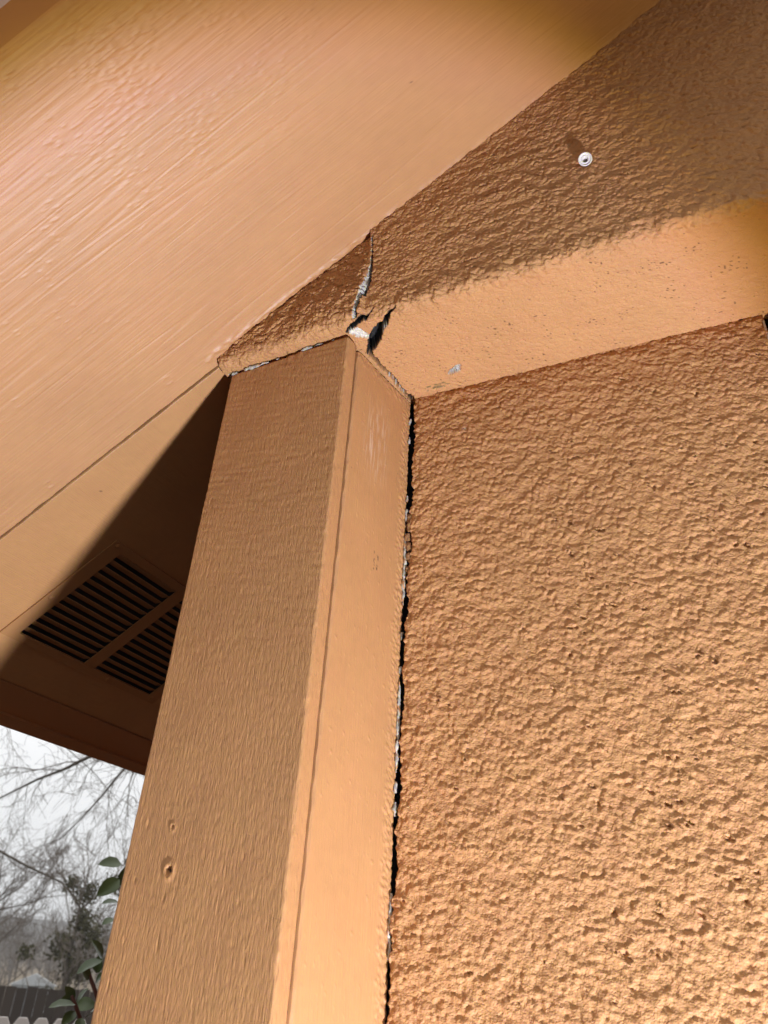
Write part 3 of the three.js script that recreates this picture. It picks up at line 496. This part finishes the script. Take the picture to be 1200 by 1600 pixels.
function overhanging(name, label, base, limbs, opt, trunkTop) {
  const t = thing(name, label, 'tree', 'bare trees behind the house'), twigs = [];
  add('trunk', tube([[base.x, groundY(base.x, base.z) - 0.1, base.z, 0.17], [base.x + 0.03, 0.9, base.z, 0.14], [lerp(base.x, trunkTop[0], 0.6), 2.2, lerp(base.z, trunkTop[2], 0.6), 0.10], trunkTop], 10, 0.15), barkDark, t);
  for (const l of limbs) {
    add('limb', tube([trunkTop.slice(0, 3).concat(l[0][3] * 1.15), ...l], 7, 0.12), barkDark, t);
    for (let k = 0; k < l.length - 1; k++) for (let c = 0; c < opt.per; c++) {
      const f = rnd(), a = l[k], b = l[k + 1], at = V(lerp(a[0], b[0], f), lerp(a[1], b[1], f), lerp(a[2], b[2], f)), d = V(b[0] - a[0], b[1] - a[1], b[2] - a[2]).normalize();
      d.multiplyScalar(0.8).add(V(rnd() - 0.5, (rnd() - 0.5) * 1.2, rnd() - 0.5).multiplyScalar(1.3));
      grow(twigs, at, d, opt.len * (0.5 + 0.8 * rnd()), Math.max(opt.min * 1.5, lerp(a[3], b[3], f) * 0.4), 2, opt);
    }
  }
  const m = add('twigs', mergeGeometries(twigs), barkPale, t); m.userData.kind = 'stuff';
  return t;
}
overhanging('bare_tree', 'bare tree with drooping twigs hanging just below the eave', V(-4.1, 0, -6.6), [limb1, limb2, limb5], { per: 2, len: 0.8, min: 0.0013, bend: 0.42, up: -0.10, fade: 0.3, kids: 1, spread: 0.75 }, [-4.0, 3.0, -6.0, 0.07]);
overhanging('bare_tree_001', 'bare tree reaching thin arching boughs in from the left', V(-8.6, 0, -5.6), [limb3, limb4], { per: 1, len: 0.5, min: 0.0018, bend: 0.35, up: 0.12, fade: 0.2, kids: 1, spread: 0.6 }, [-8.1, 2.6, -5.3, 0.05]);
function upright(name, label, x, z, h, opt, clumps) {
  const t = thing(name, label, 'tree', 'bare trees behind the house'), y0 = groundY(x, z), twigs = [];
  add('trunk', tube([[x, y0 - 0.1, z, h * 0.024], [x + 0.02 * h, y0 + h * 0.25, z, h * 0.017], [x - 0.01 * h, y0 + h * 0.55, z, h * 0.010], [x + 0.01 * h, y0 + h * 0.8, z, h * 0.004]], 8, 0.1), barkDark, t);
  for (let k = 0; k < opt.n; k++) {
    const f = 0.15 + 0.6 * rnd(), a = rnd() * 6.283, d = V(Math.cos(a), 0.5 + 0.7 * rnd(), Math.sin(a));
    grow(twigs, V(x, y0 + h * f, z), d, h * (0.24 + 0.26 * rnd()), h * 0.006, 3, opt);
  }
  add('branches', mergeGeometries(twigs), barkPale, t).userData.kind = 'stuff';
  if (clumps) {
    const leaf = new THREE.PlaneGeometry(0.035, 0.055), parts = [], m4 = new THREE.Matrix4(), q = new THREE.Quaternion(), e = new THREE.Euler();
    for (const [cx, cy, r, n] of clumps) for (let k = 0; k < n; k++) {
      const v = V(rnd() - 0.5, rnd() - 0.5, rnd() - 0.5).multiplyScalar(2 * r); v.multiplyScalar(Math.pow(rnd(), 0.4)); e.set(rnd() * 6, rnd() * 6, rnd() * 6);
      parts.push(leaf.clone().applyMatrix4(m4.compose(V(x + cx * 0.70 + v.x, y0 + cy + v.y, z - cx * 0.714 + v.z), q.setFromEuler(e), V(1, 1, 1))));
    }
    add('ivy', mergeGeometries(parts), new THREE.MeshStandardMaterial({ name: 'olive_leaf', color: new THREE.Color().setRGB(0.085, 0.075, 0.028), roughness: 0.8, side: THREE.DoubleSide }), t, 'olive ivy clumps on the branches').userData.kind = 'stuff';
  }
}
const twigOpt = { n: 11, min: 0.004, bend: 0.34, up: 0.10, fade: 0.4, kids: 1, spread: 0.8 };
upright('ivy_tree', 'small tree with olive ivy clumps above the board fence', -13.75, -13.95, 4.6, twigOpt, [[-0.1, 1.7, 0.30, 500], [0.15, 2.3, 0.32, 600], [-0.2, 2.7, 0.28, 480], [0.35, 2.9, 0.30, 420], [0.1, 3.2, 0.26, 400], [-0.9, 2.55, 0.16, 170], [0.75, 2.4, 0.2, 200], [0.05, 3.75, 0.26, 330], [0.6, 3.95, 0.24, 260], [-0.3, 3.9, 0.2, 200], [0.85, 4.4, 0.16, 110], [0.2, 1.2, 0.35, 500], [-0.3, 0.9, 0.3, 260]]);
upright('bare_tree_002', 'bare grey tree at the left edge beyond the fence', -21.6, -18.6, 5.2, { ...twigOpt, n: 10, min: 0.005 });
upright('bare_tree_003', 'bare tree half hidden behind the post beyond the fence', -17.6, -22.6, 5.4, { ...twigOpt, n: 9, min: 0.005 });
// far wood on the slope, read as one mass
{
  const parts = [];
  for (let k = 0; k < 520; k++) {
    const a = 0.55 + 0.5 * rnd(), r = 95 + 150 * rnd(), x = -Math.cos(a) * r, z = -Math.sin(a) * r, y = groundY(x, z) - 0.3, h = 4 + 5 * rnd();
    parts.push(tube([[x, y, z, 0.10], [x + 0.3 * (rnd() - 0.5), y + h * 0.5, z, 0.07], [x + 0.8 * (rnd() - 0.5), y + h, z, 0.02]], 3));
    for (let c = 0; c < 16; c++) { const f = 0.2 + 0.7 * rnd(), q = rnd() * 6.283, l = h * 0.28 * (1.1 - f * 0.5); const bx = x + Math.cos(q) * l, bz = z + Math.sin(q) * l, by = y + h * f; parts.push(tube([[x, by, z, 0.045], [lerp(x, bx, 0.6), by + l * 0.5, lerp(z, bz, 0.6), 0.03], [bx, by + l * (0.9 + 0.4 * rnd()), bz, 0.018]], 3)); }
  }
  const m = add('distant_wood', mergeGeometries(parts), new THREE.MeshStandardMaterial({ name: 'far_bark', color: new THREE.Color().setRGB(0.15, 0.12, 0.095), roughness: 1 }));
  tag(m, 'hazy grey leafless wood on the far slope', 'wood'); m.userData.kind = 'stuff';
}
// ---------------------------------------------------------------- pale shed beyond the fence
{
  const t = thing('garden_shed', 'low pale shed beyond the board fence behind bare twigs', 'shed'), x = -30.9, z = -30.2, y = groundY(x, z);
  t.position.set(x, y, z); t.rotation.y = 0.78;
  const pale = new THREE.MeshStandardMaterial({ name: 'pale_siding', color: new THREE.Color().setRGB(0.52, 0.53, 0.53), roughness: 0.7 });
  add('wall', box(-0.9, 0.9, -0.1, 1.5, -0.8, 0.8), pale, t);
  const s = new THREE.Shape(); s.moveTo(-1.0, 1.5); s.lineTo(1.0, 1.5); s.lineTo(0, 1.95); s.closePath();
  add('roof', new THREE.ExtrudeGeometry(s, { depth: 1.8, bevelEnabled: false }).translate(0, 0.003, -0.9), pale, t);
  add('door', box(-0.35, 0.35, 0.05, 1.35, 0.803, 0.83), new THREE.MeshStandardMaterial({ name: 'shed_door', color: new THREE.Color().setRGB(0.42, 0.44, 0.45), roughness: 0.7 }), t);
}
// ---------------------------------------------------------------- leafy shrub beside the post
{
  const t = thing('leafy_shrub', 'evergreen shrub with glossy pointed leaves peeping past the post', 'shrub');
  const red = new THREE.MeshStandardMaterial({ name: 'red_stem', color: new THREE.Color().setRGB(0.13, 0.045, 0.03), roughness: 0.6 });
  const greens = [[0.075, 0.105, 0.030], [0.095, 0.130, 0.042], [0.060, 0.088, 0.024]].map((c) => new THREE.MeshPhysicalMaterial({ name: 'glossy_leaf', color: new THREE.Color().setRGB(...c), roughness: 0.38, side: THREE.DoubleSide }));
  for (const st of [stemA, stemB, stemC]) { const [x, , z] = st[0]; add('stem', tube([[x + (x + 1.38) * 0.3, -0.05, z, 0.012], [x, 0.7, z - 0.03, 0.010], ...st], 7, 0.1), red, t); }
  const n = 7, leafG = sheet(5, n, (i, j, p, c, uv) => { const v = j / (n - 1), w = 0.28 * Math.pow(Math.sin(Math.PI * Math.pow(v, 0.8)), 0.75) * (i - 2) / 2; p[0] = w; p[1] = v; p[2] = 0.22 * Math.abs(w) + 0.10 * Math.sin(v * 2.6) + 0.012 * Math.sin(v * 20 + i); setCol(c, [1, 1, 1]); uv[0] = w; uv[1] = v; });
  const place = (b, tip, roll, k) => {
    const d = tip.clone().sub(b), len = d.length(), m = add('leaf', leafG, greens[k % 3], t), y = d.normalize(), face = V(0.5, 0.75, 0.45).applyAxisAngle(y, roll), x = V().crossVectors(y, face).normalize(), z = V().crossVectors(x, y);
    m.applyMatrix4(new THREE.Matrix4().makeBasis(x.multiplyScalar(len), y.multiplyScalar(len), z.multiplyScalar(len)).setPosition(b));
  };
  leafSpots.forEach((q, k) => place(V(q[0], q[1], q[2]), V(q[3], q[4], q[5]), (rnd() - 0.5) * 1.4, k));
  for (let k = 0; k < 60; k++) { const st = [stemA, stemB, stemC][k % 3], y = k < 40 ? 0.5 + 0.95 * rnd() : 1.35 + 0.2 * rnd(), b = V(st[0][0] + 0.12 * (rnd() - 0.5), y, st[0][2] + 0.12 * (rnd() - 0.5)), a = rnd() * 6.283; place(b, b.clone().add(V(Math.cos(a), 0.25 + 0.5 * rnd(), Math.sin(a)).multiplyScalar(0.065)), rnd() * 6, k); }
}
renderer.render(scene, camera);
